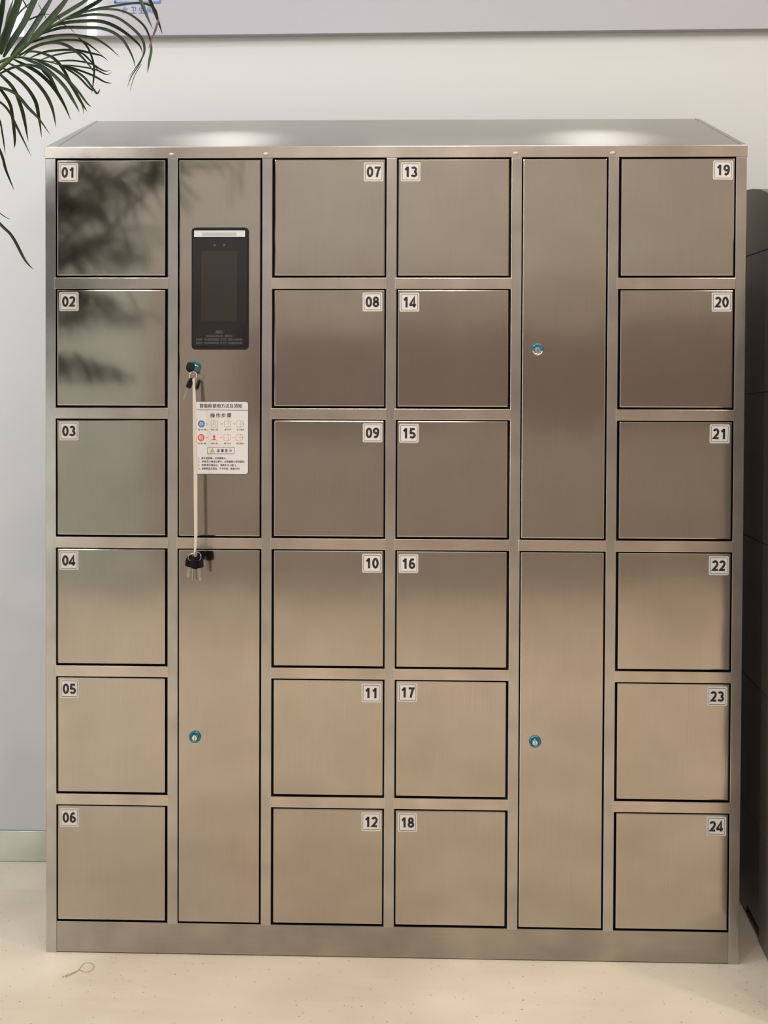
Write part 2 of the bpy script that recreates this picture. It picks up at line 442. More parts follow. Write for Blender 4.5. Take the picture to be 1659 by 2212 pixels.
# ------------------------------------------------------------------ the locker
W, H, D, RS = 1.54176, 1.80, 0.45, 0.16414
ZR, PIT = 0.07167, 0.28796
GX, GY = W / 2, D / 2
lk = thing('locker_cabinet', 'brushed stainless steel locker bank of numbered square doors with a sloping top', 'locker', (GX, 0, 0))
def lpart(name, bm, mm, origin=None, smooth=False): return link(name, bm, mm, lk, origin=origin, smooth=smooth)
PWD = 0.0235                                     # post width
PX = [0.28495, 0.49429, 0.76867, 1.04256, 1.25378]
ZT = H - 0.0255                                  # underside of top rail
edges = [(0.0, PWD)] + [(c - 0.0115, c + 0.0115) for c in PX] + [(W - PWD, W)]
# posts
for i, (a, b) in enumerate(edges):
    bm = bmesh.new()
    end = i in (0, 6)
    box(bm, a, b, 0.0, 0.035, 0.0 if end else ZR - 0.003, ZT + 0.0, 0, 0.0011)
    lpart('post', bm, M_POST, ((a + b) / 2, 0, 0.9))
# side panels, back
for (a, b) in ((0.0006, 0.0022), (W - 0.0022, W - 0.0006)):
    bm = bmesh.new()
    vs = [(a, 0.035, 0), (a, D, 0), (a, D, H + RS - 0.004), (a, 0.035, H + 0.035 * RS / D - 0.004)]
    va = [bm.verts.new(v) for v in vs]; vb = [bm.verts.new((b, v[1], v[2])) for v in vs]
    bm.faces.new(va); bm.faces.new(vb[::-1])
    for k in range(4): bm.faces.new((va[k], vb[k], vb[(k + 1) % 4], va[(k + 1) % 4]))
    bmesh.ops.recalc_face_normals(bm, faces=bm.faces)
    lpart('side_panel', bm, M_POST, ((a + b) / 2, D / 2, 0.9))
bm = bmesh.new(); box(bm, 0.003, W - 0.003, D - 0.003, D - 0.001, 0.0, H + RS - 0.006)
lpart('back_panel', bm, M_POST, (GX, D, 0.9))
bm = bmesh.new(); box(bm, 0.004, W - 0.004, 0.030, 0.034, 0.03, ZT)
lpart('gap_shade_sheet', bm, M_DARK, (GX, 0.03, 0.9))  # near-black sheet, painting in the shade behind the door gaps
# sloping top sheet with folded end flanges
bm = bmesh.new()
def slope(y): return H + RS * y / D
vs = [(0, 0.0015), (0, D), (W, D), (W, 0.0015)]
t = [bm.verts.new((x, y, slope(y))) for x, y in vs]; b_ = [bm.verts.new((x, y, slope(y) - 0.004)) for x, y in vs]
bm.faces.new(t); bm.faces.new(b_[::-1])
for k in range(4): bm.faces.new((t[k], b_[k], b_[(k + 1) % 4], t[(k + 1) % 4]))
bmesh.ops.recalc_face_normals(bm, faces=bm.faces)
lpart('top_panel', bm, M_TOP, (GX, D / 2, H))
# raised welded edge strip on the left of the top sheet
for xa_, xb_ in ((0.0003, 0.026), (W - 0.012, W - 0.0003)):
    bm = bmesh.new()
    for (ya, yb) in ((0.002, D - 0.001),):
        q = [bm.verts.new((x, y, slope(y) + 0.0009)) for x, y in ((xa_, ya), (xa_ if True else 0, yb), (xa_ + (xb_ - xa_) * 0.25, yb), (xb_, ya))]
        q2 = [bm.verts.new((v.co.x, v.co.y, v.co.z - 0.0011)) for v in q]
        bm.faces.new(q); bm.faces.new(q2[::-1])
        for k in range(4): bm.faces.new((q[k], q2[k], q2[(k + 1) % 4], q[(k + 1) % 4]))
    bmesh.ops.recalc_face_normals(bm, faces=bm.faces)
    lpart('top_edge_strip', bm, M_TOP, ((xa_ + xb_) / 2, D / 2, H))
# top rail and plinth
bm = bmesh.new(); box(bm, -0.001, W + 0.001, -0.0012, 0.034, ZT, H, 0, 0.0012)
# small weld dimples where the posts meet the rail
lpart('top_rail', bm, M_FRAME, (GX, 0, H))
for c in (PX[0], PX[1], PX[3], PX[4]):
    bm = bmesh.new()
    bmesh.ops.create_uvsphere(bm, u_segments=10, v_segments=6, radius=0.0055)
    for v in bm.verts: v.co = Vector((c - 0.003 + v.co.x * 1.3, -0.0012 + v.co.y * 0.16, ZT + 0.008 + v.co.z * 0.8))
    lpart('weld_bead', bm, M_WELD, (c, 0, ZT), smooth=True)
bm = bmesh.new(); box(bm, PWD - 0.0005, W - PWD + 0.0005, 0.0012, 0.034, 0.002, ZR - 0.0005, 0, 0.0012)
lpart('plinth', bm, M_PLINTH, (GX, 0, 0))

# rails
def rail(ci, k):
    a, b = edges[ci][1], edges[ci + 1][0]
    zt = ZR + PIT * k
    bm = bmesh.new(); box(bm, a - 0.0035, b + 0.0025, -0.0008, 0.03, zt - 0.0245, zt, 0, 0.0010)
    lpart('rail', bm, M_FRAME, ((a + b) / 2, 0, zt))
for ci in (0, 2, 3, 5):
    for k in range(1, 6): rail(ci, k)
for ci in (1, 4): rail(ci, 3)

# bold sans digits drawn as thick strokes in a unit cell (x 0..1, z 0..1)
def arcp(cx, cz, rx, rz, a0, a1, n=10): return [(cx + rx * math.cos(math.radians(a0 + (a1 - a0) * i / n)), cz + rz * math.sin(math.radians(a0 + (a1 - a0) * i / n))) for i in range(n + 1)]
DG = {
    '0': [(arcp(.5, .5, .33, .41, 0, 360, 24)[:-1], True)],
    '1': [([(.60, 0), (.60, 1.0)], False), ([(.20, .70), (.44, .80), (.58, .95)], False)],
    '2': [(arcp(.48, .70, .32, .21, 165, -10, 9) + [(.72, .50), (.45, .28), (.17, .09), (.88, .09)], False)],
    '3': [(arcp(.45, .71, .32, .20, 150, -85, 9), False), (arcp(.45, .29, .37, .20, 85, -155, 10), False)],
    '4': [([(.68, 0), (.68, .92), (.12, .30), (.12, .22), (.96, .22)], False)],
    '5': [([(.85, .91), (.28, .91), (.22, .52)] + arcp(.47, .31, .36, .22, 118, -150, 10), False)],
    '6': [(arcp(.51, .31, .33, .22, 0, 360, 18)[:-1], True), ([(.19, .32), (.22, .60), (.36, .84), (.58, .92), (.80, .84)], False)],
    '7': [([(.12, .91), (.86, .91), (.62, .55), (.45, 0)], False)],
    '8': [(arcp(.5, .71, .28, .20, 0, 360, 16)[:-1], True), (arcp(.5, .29, .34, .20, 0, 360, 18)[:-1], True)],
    '9': [(arcp(.49, .69, .33, .22, 0, 360, 18)[:-1], True), ([(.81, .68), (.78, .40), (.64, .16), (.42, .08), (.20, .16)], False)]}
def digit(bm, ch, x0, z0, wd, ht, y, mi):
    for pts, cl in DG[ch]:
        pline(bm, [(x0 + p[0] * wd, z0 + p[1] * ht) for p in pts], 0.0049, y - 0.00004 * (cl), mi, cl)
# doors
rt = random.Random(3)
WAVE = 0.8
def number_sticker(s, door, x0, z1, jit):
    wS, hS = 0.0435, 0.0420
    bm = bmesh.new()
    x1, z0 = x0 + wS, z1 - hS
    prism(bm, rrect(x0, x1, z0, z1, 0.003, 3), -0.0014, -0.0004, 1)
    flat(bm, rrect(x0 + 0.0018, x1 - 0.0018, z0 + 0.0018, z1 - 0.0018, 0.002, 3), -0.0015, 0)
    pline(bm, rrect(x0 + 0.0035, x1 - 0.0035, z0 + 0.0035, z1 - 0.0035, 0.0018, 2), 0.0009, -0.0016, 2, True)
    for k, ch in enumerate(s):
        digit(bm, ch, x0 + (0.0066, 0.0222)[k], z0 + 0.0096, 0.0146, 0.0228, -0.0017, 2)
    R = Matrix.Rotation(jit, 4, 'Y'); c = Vector(((x0 + x1) / 2, 0, (z0 + z1) / 2))
    for v in bm.verts: v.co = c + R @ (v.co - c)
    o = link('number_sticker', bm, [M_STICK, M_RIM, M_PRINT], door, origin=(c.x, -0.001, c.z))
    return o
def lock_mesh(door, u, v, keyed=False, film=1.0):
    p = at(u, v, -0.003); bm = bmesh.new(); n = 28
    prof = [(0.0, 0.0135, 0), (-0.0035, 0.0135, 0), (-0.0060, 0.0118, 0), (-0.0062, 0.0100, 0), (-0.0040, 0.0092, 0), (-0.0042, 0.0, 0)]
    prev = None
    for (y, r, _) in prof:
        if r > 0: ring = [bm.verts.new((p.x + r * math.cos(2*PI*k/n), y, p.z + r * math.sin(2*PI*k/n))) for k in range(n)]
        else:
            cc = bm.verts.new((p.x, y, p.z))
            for k in range(n):
                f = bm.faces.new((prev[k], prev[(k + 1) % n], cc)); f.material_index = 0
            break
        if prev:
            for k in range(n):
                f = bm.faces.new((prev[k], prev[(k + 1) % n], ring[(k + 1) % n], ring[k]))
        prev = ring
    bmesh.ops.recalc_face_normals(bm, faces=bm.faces)
    zc = p.z + (0.0135 - 0.027 * film) 
    for f in bm.faces:
        f.smooth = True
        if f.calc_center_median().z > zc: f.material_index = 1
    # cylinder plug and key slot
    prism(bm, disc(p.x - 0.0005, p.z - 0.002, 0.0058, 20), -0.0062, -0.004, 0, 0.0005)
    prism(bm, [(p.x - 0.0010, p.z - 0.0065), (p.x + 0.0002, p.z - 0.0065), (p.x + 0.0002, p.z + 0.002), (p.x - 0.0010, p.z + 0.002)], -0.0064, -0.0060, 2)
    o = link('cylinder_lock', bm, [M_CHROME, M_TEAL, M_PRINT], door, origin=(p.x, -0.003, p.z))
    o['label'] = 'round lock half covered in blue film'
    return p
def make_door(name, ci, z0, z1, gl=0.0030, gr=0.0045, tilt=(0, 0)):
    a, b = edges[ci][1] + gl, edges[ci + 1][0] - gr
    bm = bmesh.new()
    box(bm, a, b, -0.0004, 0.020, z0, z1, 0, 0.0024)
    bm.normal_update()
    c = Vector(((a + b) / 2, 0.0, (z0 + z1) / 2))
    bmesh.ops.delete(bm, geom=[max((f for f in bm.faces if f.normal.y < -0.9), key=lambda f: f.calc_area())], context='FACES_ONLY')
    # the face sheet: very slightly dished and buckled, as thin folded steel is
    nx_, nz_ = 14, int(14 * (z1 - z0) / (b - a)); e_ = 0.0024
    h = [rt.uniform(-1, 1) for _ in range(6)]; G = []
    for j in range(nz_ + 1):
        row = []
        for i in range(nx_ + 1):
            fx, fz = i / nx_, j / nz_
            env = min(1, 6 * fx * (1 - fx)) * min(1, 6 * fz * (1 - fz) * (z1 - z0) / (b - a))
            wv = (0.00022 * h[0] * math.sin(2.2 * PI * fx + h[1] * 3) + 0.00025 * h[2] * math.sin(2.6 * PI * fz * (z1 - z0) / 0.27 + h[3] * 3) + 0.00012 * h[4] * math.sin(5 * (fx + fz) + 3 * h[5]))
            row.append(bm.verts.new((a + e_ + (b - a - 2 * e_) * fx, -0.0004 + env * wv * WAVE, z0 + e_ + (z1 - z0 - 2 * e_) * fz)))
        G.append(row)
    for j in range(nz_):
        for i in range(nx_):
            f = bm.faces.new((G[j][i], G[j][i + 1], G[j + 1][i + 1], G[j + 1][i])); f.smooth = True
    o = link(name, bm, M_DOOR, lk, origin=c)
    o.rotation_euler = (tilt[0], 0, tilt[1])
    return o, a, b
num = 0
for ci in (0, 2, 3, 5):
    left = ci in (0, 3)
    for r in range(6):
        k = 5 - r; num += 1
        zb0 = ZR + PIT * k + 0.0045
        zt0 = (ZT - 0.0035) if k == 5 else (ZR + PIT * (k + 1) - 0.0245 - 0.0022)
        tl = (math.radians(rt.uniform(-0.35, 0.35)), math.radians(rt.uniform(-0.25, 0.25)))
        d, a, b = make_door('locker_door', ci, zb0, zt0, 0.0030 if left else 0.0048, 0.0050 if left else 0.0030, tl)
        d['label'] = 'square steel door with number %02d' % num
        x0 = a + 0.0045 if left else b - 0.0045 - 0.0435
        number_sticker('%02d' % num, d, x0 + rt.uniform(-0.001, 0.001), zt0 - 0.0055 + rt.uniform(-0.0012, 0.0012), math.radians(rt.uniform(-0.8, 0.8)))
zmid = ZR + PIT * 3
TD = {}
for ci in (1, 4):
    for half in (0, 1):
        z0 = (zmid + 0.0035) if half else ZR + 0.0035
        z1 = (ZT - 0.0035) if half else zmid - 0.0245 - 0.0022
        tl = (math.radians(rt.uniform(-0.08, 0.08)), math.radians(rt.uniform(-0.15, 0.15)))
        d, a, b = make_door('tall_door', ci, z0, z1, 0.0022, 0.0034, tl)
        TD[(ci, half)] = d
TD[(1, 1)]['label'] = 'tall upper steel door with the face terminal'
TD[(1, 0)]['label'] = 'tall lower steel door below the terminal'
TD[(4, 1)]['label'] = 'tall upper steel door between doors 13 and 19'
TD[(4, 0)]['label'] = 'tall lower steel door between doors 17 and 23'
PL = lock_mesh(TD[(1, 1)], 421, 792, True, 1.0)
lock_mesh(TD[(1, 0)], 421, 1592, film=1.0)
lock_mesh(TD[(4, 1)], 1162, 755, film=0.62)
lock_mesh(TD[(4, 0)], 1156, 1602, film=1.0)

# ------------------------------------------------------------------ face terminal
def PXZ(u, v, y): 
    p = at(u, v, y); return (p.x, p.z)
YT = -0.006
bm = bmesh.new()
(xa, za), (xb, zb_) = PXZ(413.5, 755, YT), PXZ(537, 491, YT)
prism(bm, rrect(xa, xb, za, zb_, 0.0085, 6), YT, -0.0004, 0, 0.0012)
term = link('face_terminal', bm, M_BLACK, lk, origin=((xa + xb) / 2, -0.002, (za + zb_) / 2))
term['label'] = 'black touch terminal with a white light bar'
def tpart(name, bm, mm, u, v, lab=None):
    p = at(u, v, YT); o = link(name, bm, mm, term, origin=p)
    if lab: o['label'] = lab
    return o
bm = bmesh.new()
(a, c), (b, d) = PXZ(417.5, 748, YT), PXZ(533, 513, YT); prism(bm, rrect(a, b, c, d, 0.003, 4), YT - 0.0008, YT + 0.001, 0)
tpart('front_glass', bm, M_GLASS, 475, 630)
bm = bmesh.new()
(a, c), (b, d) = PXZ(435, 692.5, YT), PXZ(512.5, 542, YT); prism(bm, [(a, c), (b, c), (b, d), (a, d)], YT - 0.0012, YT + 0.0005, 0)
tpart('screen', bm, M_SCREEN, 474, 617)
bm = bmesh.new()
(a, c), (b, d) = PXZ(419.5, 512, YT), PXZ(529.5, 498, YT)
pts = [(a, c), (b, c)] + [(b - 0.0022 + 0.0022 * math.cos(t_), d - 0.0022 + 0.0022 * math.sin(t_)) for t_ in (0, .5, 1.0, 1.57)] + [(a + 0.0022 - 0.0022 * math.sin(t_), d - 0.0022 + 0.0022 * math.cos(t_)) for t_ in (0, .5, 1.0, 1.57)]
prism(bm, pts, YT - 0.0016, YT + 0.001, 0)
(a, c), (b, d) = PXZ(437, 510, YT), PXZ(511, 502.3, YT)
prism(bm, [(a, c), (b, c), (b, d), (a, d)], YT - 0.0018, YT, 1)
tpart('light_bar', bm, [M_LBAR, M_LBAR2], 475, 505)
for u in (464, 484.5):
    bm = bmesh.new(); q = at(u, 530, YT)
    prism(bm, disc(q.x, q.z, 0.0024, 16), YT - 0.0014, YT, 0)
    tpart('camera_lens', bm, M_LENS, u, 530)
bm = bmesh.new()
for s, u0, u1, v0, v1 in (('温馨提示', 465.5, 482, 720.5, 714), ('初次使用请先登记人脸，保持正脸！！', 444.5, 505, 728.5, 723.5),
                          ('存物操作：点击屏幕选择存按钮，箱门打开，物品存入后关好箱门', 423.5, 524.5, 736, 731),
                          ('取物操作：点击屏幕选择取按钮，箱门打开，取出物品后关好箱门', 423.5, 524.5, 743.5, 738.5)):
    (a, c), (b, d) = PXZ(u0, v0, YT), PXZ(u1, v1, YT)
    put_text(bm, s, a, b, c, d, YT - 0.0012, 0, 0.005)
tpart('lettering', bm, M_DIMTXT, 475, 730)

# ------------------------------------------------------------------ instruction sticker
YS = -0.0018
def SX(u, v): return PXZ(u, v, YS)
bm = bmesh.new()
(xa, za), (xb, zb_) = SX(417, 1024.5), SX(537, 867)
prism(bm, rrect(xa, xb, za, zb_, 0.0065, 6), YS, -0.0006, 1)
flat(bm, rrect(xa + .0012, xb - .0012, za + .0012, zb_ - .0012, 0.0055, 6), YS - 0.0001, 0)
y1 = YS - 0.0002
def ln(pts, wpx, mi, closed=False): pline(bm, [SX(*p) for p in pts], wpx / 980.0, y1, mi, closed)
def tx(s, u0, u1, v0, v1, mi=2, off=0.01, sp=1.0):
    (a, c), (b, d) = SX(u0, v1), SX(u1, v0); put_text(bm, s, a, b, c, d, y1 - 0.0001, mi, off, sp)
def poly(pts, mi, dy=0.0): flat(bm, [SX(*p) for p in pts], y1 - dy, mi)
ln([(418, 885.4), (536, 886.3)], 1.1, 1)
tx('智能柜使用方法及须知', 431.5, 522.5, 872.5, 881.2, 2, 0.016)
for ch, u in zip('操作步骤', (454.5, 466.5, 478, 490)): tx(ch, u, u + 9.6, 892.5, 902, 2, 0.014)
def rr_px(u0, u1, v0, v1, r):
    return [(x, -z) for x, z in rrect(u0, u1, -v1, -v0, r, 3)]
def door_icon(u, v, mi, arrow):
    # u,v = centre; folded door leaf plus frame behind
    ln([(u - 7, v - 5.2), (u - 1, v - 7.3), (u + 2.2, v - 6.6), (u + 2.2, v + 6.6), (u - 1, v + 7.3), (u - 7, v + 5.6)], 0.55, mi, True)
    if arrow: ln([(u + 2.2, v - 5.8), (u + 7.2, v - 5.8), (u + 7.2, v - 1.2)], 0.55, mi); ln([(u + 7.2, v + 1.2), (u + 7.2, v + 5.6), (u + 2.2, v + 5.6)], 0.55, mi)
    else: ln([(u + 2.2, v - 5.8), (u + 7.2, v - 5.8), (u + 7.2, v + 5.6), (u + 2.2, v + 5.6)], 0.55, mi)
    ln([(u - 0.6, v - 0.8), (u - 0.2, v + 0.9)], 0.6, mi)
    if arrow:
        ln([(u + 4, v + 0.2), (u + 8.0, v + 0.2)], 0.8, mi); poly([(u + 7.2, v - 1.3), (u + 9.6, v + 0.2), (u + 7.2, v + 1.7)], mi)
def arrow(u0, u1, v, mi):
    ln([(u0, v), (u1 - 1.4, v)], 0.8, mi); poly([(u1 - 1.9, v - 1.1), (u1, v), (u1 - 1.9, v + 1.1)], mi)
for (v, mi, ch, cap) in ((915.7, 3, '存', ('按“存”键', '登记人脸', '箱门打开', '存入物品')), (945.2, 4, '取', ('按“取”键', '识别人脸', '箱门打开', '取出物品'))):
    g = 6 if mi == 3 else 4
    dx = 0 if mi == 3 else -0.7
    poly([(435 + dx + 7.4 * math.cos(2*PI*k/28), v + 7.7 * math.sin(2*PI*k/28)) for k in range(28)], mi)
    tx(ch, 430.2 + dx, 439.6 + dx, v - 4.6, v + 4.8, 0, 0.012)
    arrow(445 + dx, 450.4 + dx, v, g); arrow(476 + dx, 481.7 + dx, v, g); arrow(502 + dx, 508 + dx, v, g)
    if mi == 3:
        ln(rr_px(456, 470.6, v - 7.2, v + 7.2, 1.8), 0.6, 6, True)
        ln([(462.6 + 2.7 * math.cos(2*PI*k/14), v - 2.6 + 3.0 * math.sin(2*PI*k/14)) for k in range(14)], 0.6, 6, True)
        ln([(458.2, v + 4.4), (459.6, v + 1.9), (462.6, v + 0.5), (464.2, v + 1.0)], 0.6, 6)
        ln([(464.6, v + 3.2), (468.4, v + 3.2)], 0.6, 6); ln([(466.5, v + 1.5), (466.5, v + 4.9)], 0.6, 6)
    else:
        for sx in (-1, 1):
            for sz in (-1, 1):
                c0 = (462.5 + sx * 8, v + sz * 8.2)
                ln([(c0[0] - sx * 2.8, c0[1]), (c0[0] - sx * 0.6, c0[1] - sz * 0.3), (c0[0] , c0[1] - sz * 2.6)], 0.5, 6)
        poly([(462.5 + 2.7 * math.cos(2*PI*k/16), v - 2.2 + 3.6 * math.sin(2*PI*k/16)) for k in range(16)], 4)
        poly([(461.4, v + 0.8), (463.6, v + 0.8), (464, v + 2.8), (467.6, v + 4.6), (467.9, v + 5.6), (457.1, v + 5.6), (457.4, v + 4.6), (461, v + 2.8)], 4, 0.0001)
    door_icon(491.5 + dx, v, g, False); door_icon(517.8 + dx * 1.6, v, g, True)
    for c_, u0, u1 in zip(cap, (428, 456, 485, 511.5), (445.5, 471, 500, 527)):
        tx(c_, u0 + dx, u1 + dx, v + 10.6 + (0.3 if mi == 4 else 0), v + 14.3 + (0.3 if mi == 4 else 0), 2, 0.008)
ln(rr_px(448, 506.6, 966.2, 980.2, 2.2), 0.9, 1, True)
poly([(453.8, 977.2), (458.9, 968.0), (464, 977.2)], 1); poly([(454.9, 976.6), (458.9, 969.4), (462.9, 976.6)], 5, 0.0001)
poly([(458.5, 971.5), (459.3, 971.5), (459.1, 974.4), (458.7, 974.4)], 1, 0.0002); poly([(458.5, 975.0), (459.3, 975.0), (459.3, 975.9), (458.5, 975.9)], 1, 0.0002)
for ch, u in zip('温馨提示', (468.5, 477.5, 486, 495)): tx(ch, u, u + 5.9, 970, 976.7, 2, 0.016)
for s, u1, v in (('1、请正视屏幕，对准摄像头。', 489, 989.7), ('2、存物/存入物品过程中，对准摄像头保持微笑。', 529, 997.2),
                 ('3、取物/取出物品后，请随手关上箱门。', 511, 1004.8), ('4、贵重物品及现金，不予存放，谢谢合作!', 517.5, 1012.3)):
    tx(s, 428.5, u1, v - 2.2, v + 2.4, 2, 0.012)
ins = link('instruction_sticker', bm, [M_WHITE, M_SLATE, M_PRINT, M_BLUEP, M_REDP, M_YEL, M_GREYP], lk, origin=((xa + xb) / 2, -0.001, (za + zb_) / 2))
ins['label'] = 'white instruction sticker with steps and icons'

# ------------------------------------------------------------------ keys, ring and lanyard
def key_head(bm, c, ax, side, l, w_, t, mi=0):
    """rounded key bow: ax = long axis, side = width axis, from centre c"""
    nrm = ax.cross(side).normalized()
    out = [(-0.5, -0.5), (-0.5, 0.1), (-0.36, 0.38), (-0.15, 0.5), (0.15, 0.5), (0.36, 0.38), (0.5, 0.1), (0.5, -0.5), (0.15, -0.58), (-0.15, -0.58)]
    hole = [(0.14 * math.cos(2*PI*k/10), 0.26 + 0.10 * math.sin(2*PI*k/10)) for k in range(10)]
    A = [bm.verts.new(c + side * (x * w_) + ax * (z * l) - nrm * t / 2) for x, z in out]
    B = [bm.verts.new(c + side * (x * w_) + ax * (z * l) + nrm * t / 2) for x, z in out]
    bm.faces.new(A); bm.faces.new(B[::-1]); n = len(A)
    for i in range(n): bm.faces.new((A[i], B[i], B[(i + 1) % n], A[(i + 1) % n]))
    bmesh.ops.recalc_face_normals(bm, faces=bm.faces)
    g = bmesh.ops.bevel(bm, geom=list(bm.edges), offset=t * 0.22, segments=2, affect='EDGES')
    for f in bm.faces: f.material_index = mi
def key_blade(bm, s, ax, side, l, w_, t):
    nrm = ax.cross(side).normalized()
    out = [(-0.5, 0), (-0.5, 0.82), (-0.1, 1.0), (0.4, 0.9), (0.5, 0.80), (0.28, 0.74), (0.5, 0.66), (0.22, 0.58), (0.46, 0.5), (0.25, 0.42), (0.5, 0.34), (0.5, 0)]
    A = [bm.verts.new(s + side * (x * w_) + ax * (z * l) - nrm * t / 2) for x, z in out]
    B = [bm.verts.new(s + side * (x * w_) + ax * (z * l) + nrm * t / 2) for x, z in out]
    bm.faces.new(A); bm.faces.new(B[::-1]); n = len(A)
    for i in range(n): bm.faces.new((A[i], B[i], B[(i + 1) % n], A[(i + 1) % n]))
    bmesh.ops.recalc_face_normals(bm, faces=bm.faces)
def make_key(name, label, top, down, side, group, hl=0.026, hw=0.020, bl=0.030, t=0.0035):
    """key hanging: top = bow top point, down = direction to the blade tip"""
    down = down.normalized(); side = (side - down * side.dot(down)).normalized()
    c = top + down * hl * 0.5
    k = thing(name, label, 'key', top, group)
    bm = bmesh.new(); key_head(bm, c, -down, side, hl, hw, t)
    link('key_bow', bm, M_BLACK, k, origin=c)
    bm = bmesh.new(); key_blade(bm, c + down * hl * 0.52, down, side, bl, 0.0065, 0.0016)
    link('key_blade', bm, M_KEYM, k, origin=c + down * hl * 0.52)
    return k
pl = PL
# key turned in the lock (sticks straight out, bow upright)
kin_top = Vector((pl.x - 0.001, -0.010, pl.z - 0.002))
k = thing('key', 'black-headed key stuck in the blue lock below the terminal', 'key', kin_top, 'locker keys')
bm = bmesh.new(); key_blade(bm, Vector((pl.x, -0.030, pl.z - 0.002)), Vector((0, 1, 0)), Vector((0, 0, 1)), 0.0235, 0.0065, 0.0016)
link('key_blade', bm, M_KEYM, k, origin=(pl.x, -0.02, pl.z))
bm = bmesh.new()
bow_c = Vector((pl.x - 0.004, -0.040, pl.z - 0.004))
dirn = Vector((-0.10, -0.80, -0.60)).normalized()
key_head(bm, bow_c, dirn, Vector((0.90, 0.0, -0.42)), 0.026, 0.019, 0.007)
link('key_bow', bm, M_BLACK, k, origin=bow_c)
def ring_pts(c, r, ax1, ax2, n=28, a0=0, a1=2 * PI): return [c + ax1 * (r * math.cos(a0 + (a1 - a0) * i / n)) + ax2 * (r * math.sin(a0 + (a1 - a0) * i / n)) for i in range(n + 1)]
YR = -0.052
rc = at(417, 811, YR)
bm = bmesh.new(); tube(bm, ring_pts(rc, 0.0082, Vector((1, 0.15, 0)), Vector((0, 0.25, 1)).normalized()), 0.0006, 6, cap=False)
tube(bm, ring_pts(rc + Vector((0, 0.0012, 0)), 0.0080, Vector((1, 0.15, 0)), Vector((0, 0.25, 1)).normalized()), 0.0006, 6, cap=False)
o = link('key_ring', bm, M_CHROME, origin=rc); tag(o, 'small wire split ring through the key in the upper lock', 'key ring')
a = at(414.5, 816, YR); tip = at(398, 861, YR - 0.004)
make_key('key', 'spare black key hanging tilted from the ring at the upper lock', a, tip - a, Vector((0.5, 0.9, 0.1)), 'locker keys', 0.0225, 0.016, 0.027, 0.0045)
# lanyard: a narrow woven strap hanging from ring to the lower keys
def ribbon(bm, pts, w0, t=0.0010):
    A = []
    for (p, wd_, tw) in pts:
        s = Vector((math.cos(tw), math.sin(tw), 0)) * wd_ / 2; q = Vector((-math.sin(tw), math.cos(tw), 0)) * t / 2
        A.append([bm.verts.new(p - s - q), bm.verts.new(p + s - q), bm.verts.new(p + s + q), bm.verts.new(p - s + q)])
    for i in range(len(A) - 1):
        for k in range(4):
            bm.faces.new((A[i][k], A[i][(k + 1) % 4], A[i + 1][(k + 1) % 4], A[i + 1][k]))
    bm.faces.new(A[0][::-1]); bm.faces.new(A[-1])
    bmesh.ops.recalc_face_normals(bm, faces=bm.faces)
lan = thing('lanyard', 'cream woven lanyard strap hanging from the upper key ring to the lower keys', 'lanyard', at(418, 820, YR))
bm = bmesh.new()
YL = YR - 0.004
lp = [(418.3, 817, 3.2), (418.5, 823, 5.2), (418.5, 828, 3.8), (418.7, 836, 5.0), (419.3, 850, 6.2), (419.8, 866, 7.0), (420.3, 900, 7.4), (420.8, 940, 7.6), (421.3, 980, 7.4), (422, 1020, 7.6), (422.2, 1060, 7.4), (422.4, 1100, 7.0), (422.5, 1140, 6.6), (422.6, 1165, 5.6), (421.8, 1182, 4.6), (420.2, 1192, 3.2), (418.5, 1198, 1.5)]
ribbon(bm, [(at(u, v, YL - 0.02 * i / len(lp)), wpx / 960.0, 0.18 * math.sin(i * 0.9)) for i, (u, v, wpx) in enumerate(lp)], 0)
link('strap', bm, M_STRAP, lan, origin=at(420, 1000, YL))
bm = bmesh.new()
ribbon(bm, [(at(u, v, YL + 0.004 - 0.02 * i / 9), wpx / 960.0, 0.3 * math.sin(i * 1.1 + 1)) for i, (u, v, wpx) in enumerate([(418.5, 828, 3), (419.5, 850, 5), (421, 900, 6), (422, 950, 6.5), (423, 1000, 6.5), (423.5, 1060, 6), (424.2, 1110, 5), (424.8, 1150, 4), (423.5, 1180, 3), (421.5, 1193, 2)])], 0)
link('strap', bm, M_STRAP, lan, origin=at(420, 1000, YL))
bm = bmesh.new(); kk = at(418.5, 823, YL)
bmesh.ops.create_uvsphere(bm, u_segments=10, v_segments=8, radius=0.0032)
for v in bm.verts: v.co = kk + Vector((v.co.x, v.co.y, v.co.z * 1.5))
link('knot', bm, M_STRAP, lan, origin=kk, smooth=True)
YK = YL - 0.02
for (u, v, r, tilt_) in ((414.5, 1203.5, 0.0080, 0.5), (427.5, 1202, 0.0085, -0.5)):
    c_ = at(u, v, YK); bm = bmesh.new()
    a1 = Vector((math.cos(tilt_), math.sin(tilt_), 0)); tube(bm, ring_pts(c_, r, a1, Vector((0, 0.2, 0.98))), 0.0007, 6, cap=False)
    o = link('key_ring', bm, M_CHROME, origin=c_)
    tag(o, 'wire split ring at the lanyard foot, %s of the two' % ('left' if u < 420 else 'right'), 'key ring', 'split rings at the lanyard foot')
low = [(413, 1200, 405, 1250, (1.0, 0.35, 0), 'leftmost black key in the bunch at the lanyard foot', 0.020, 0.003),
       (417, 1203, 418, 1257, (0.35, 1, 0), 'black key seen edge-on behind the left key of the bunch', 0.018, -0.012),
       (422, 1204, 424, 1256, (0.5, 0.9, 0), 'black key hanging in the middle of the bunch', 0.018, -0.004),
       (429, 1202, 433, 1257, (1.0, -0.3, 0), 'rightmost black key in the bunch at the lanyard foot', 0.020, 0.004)]
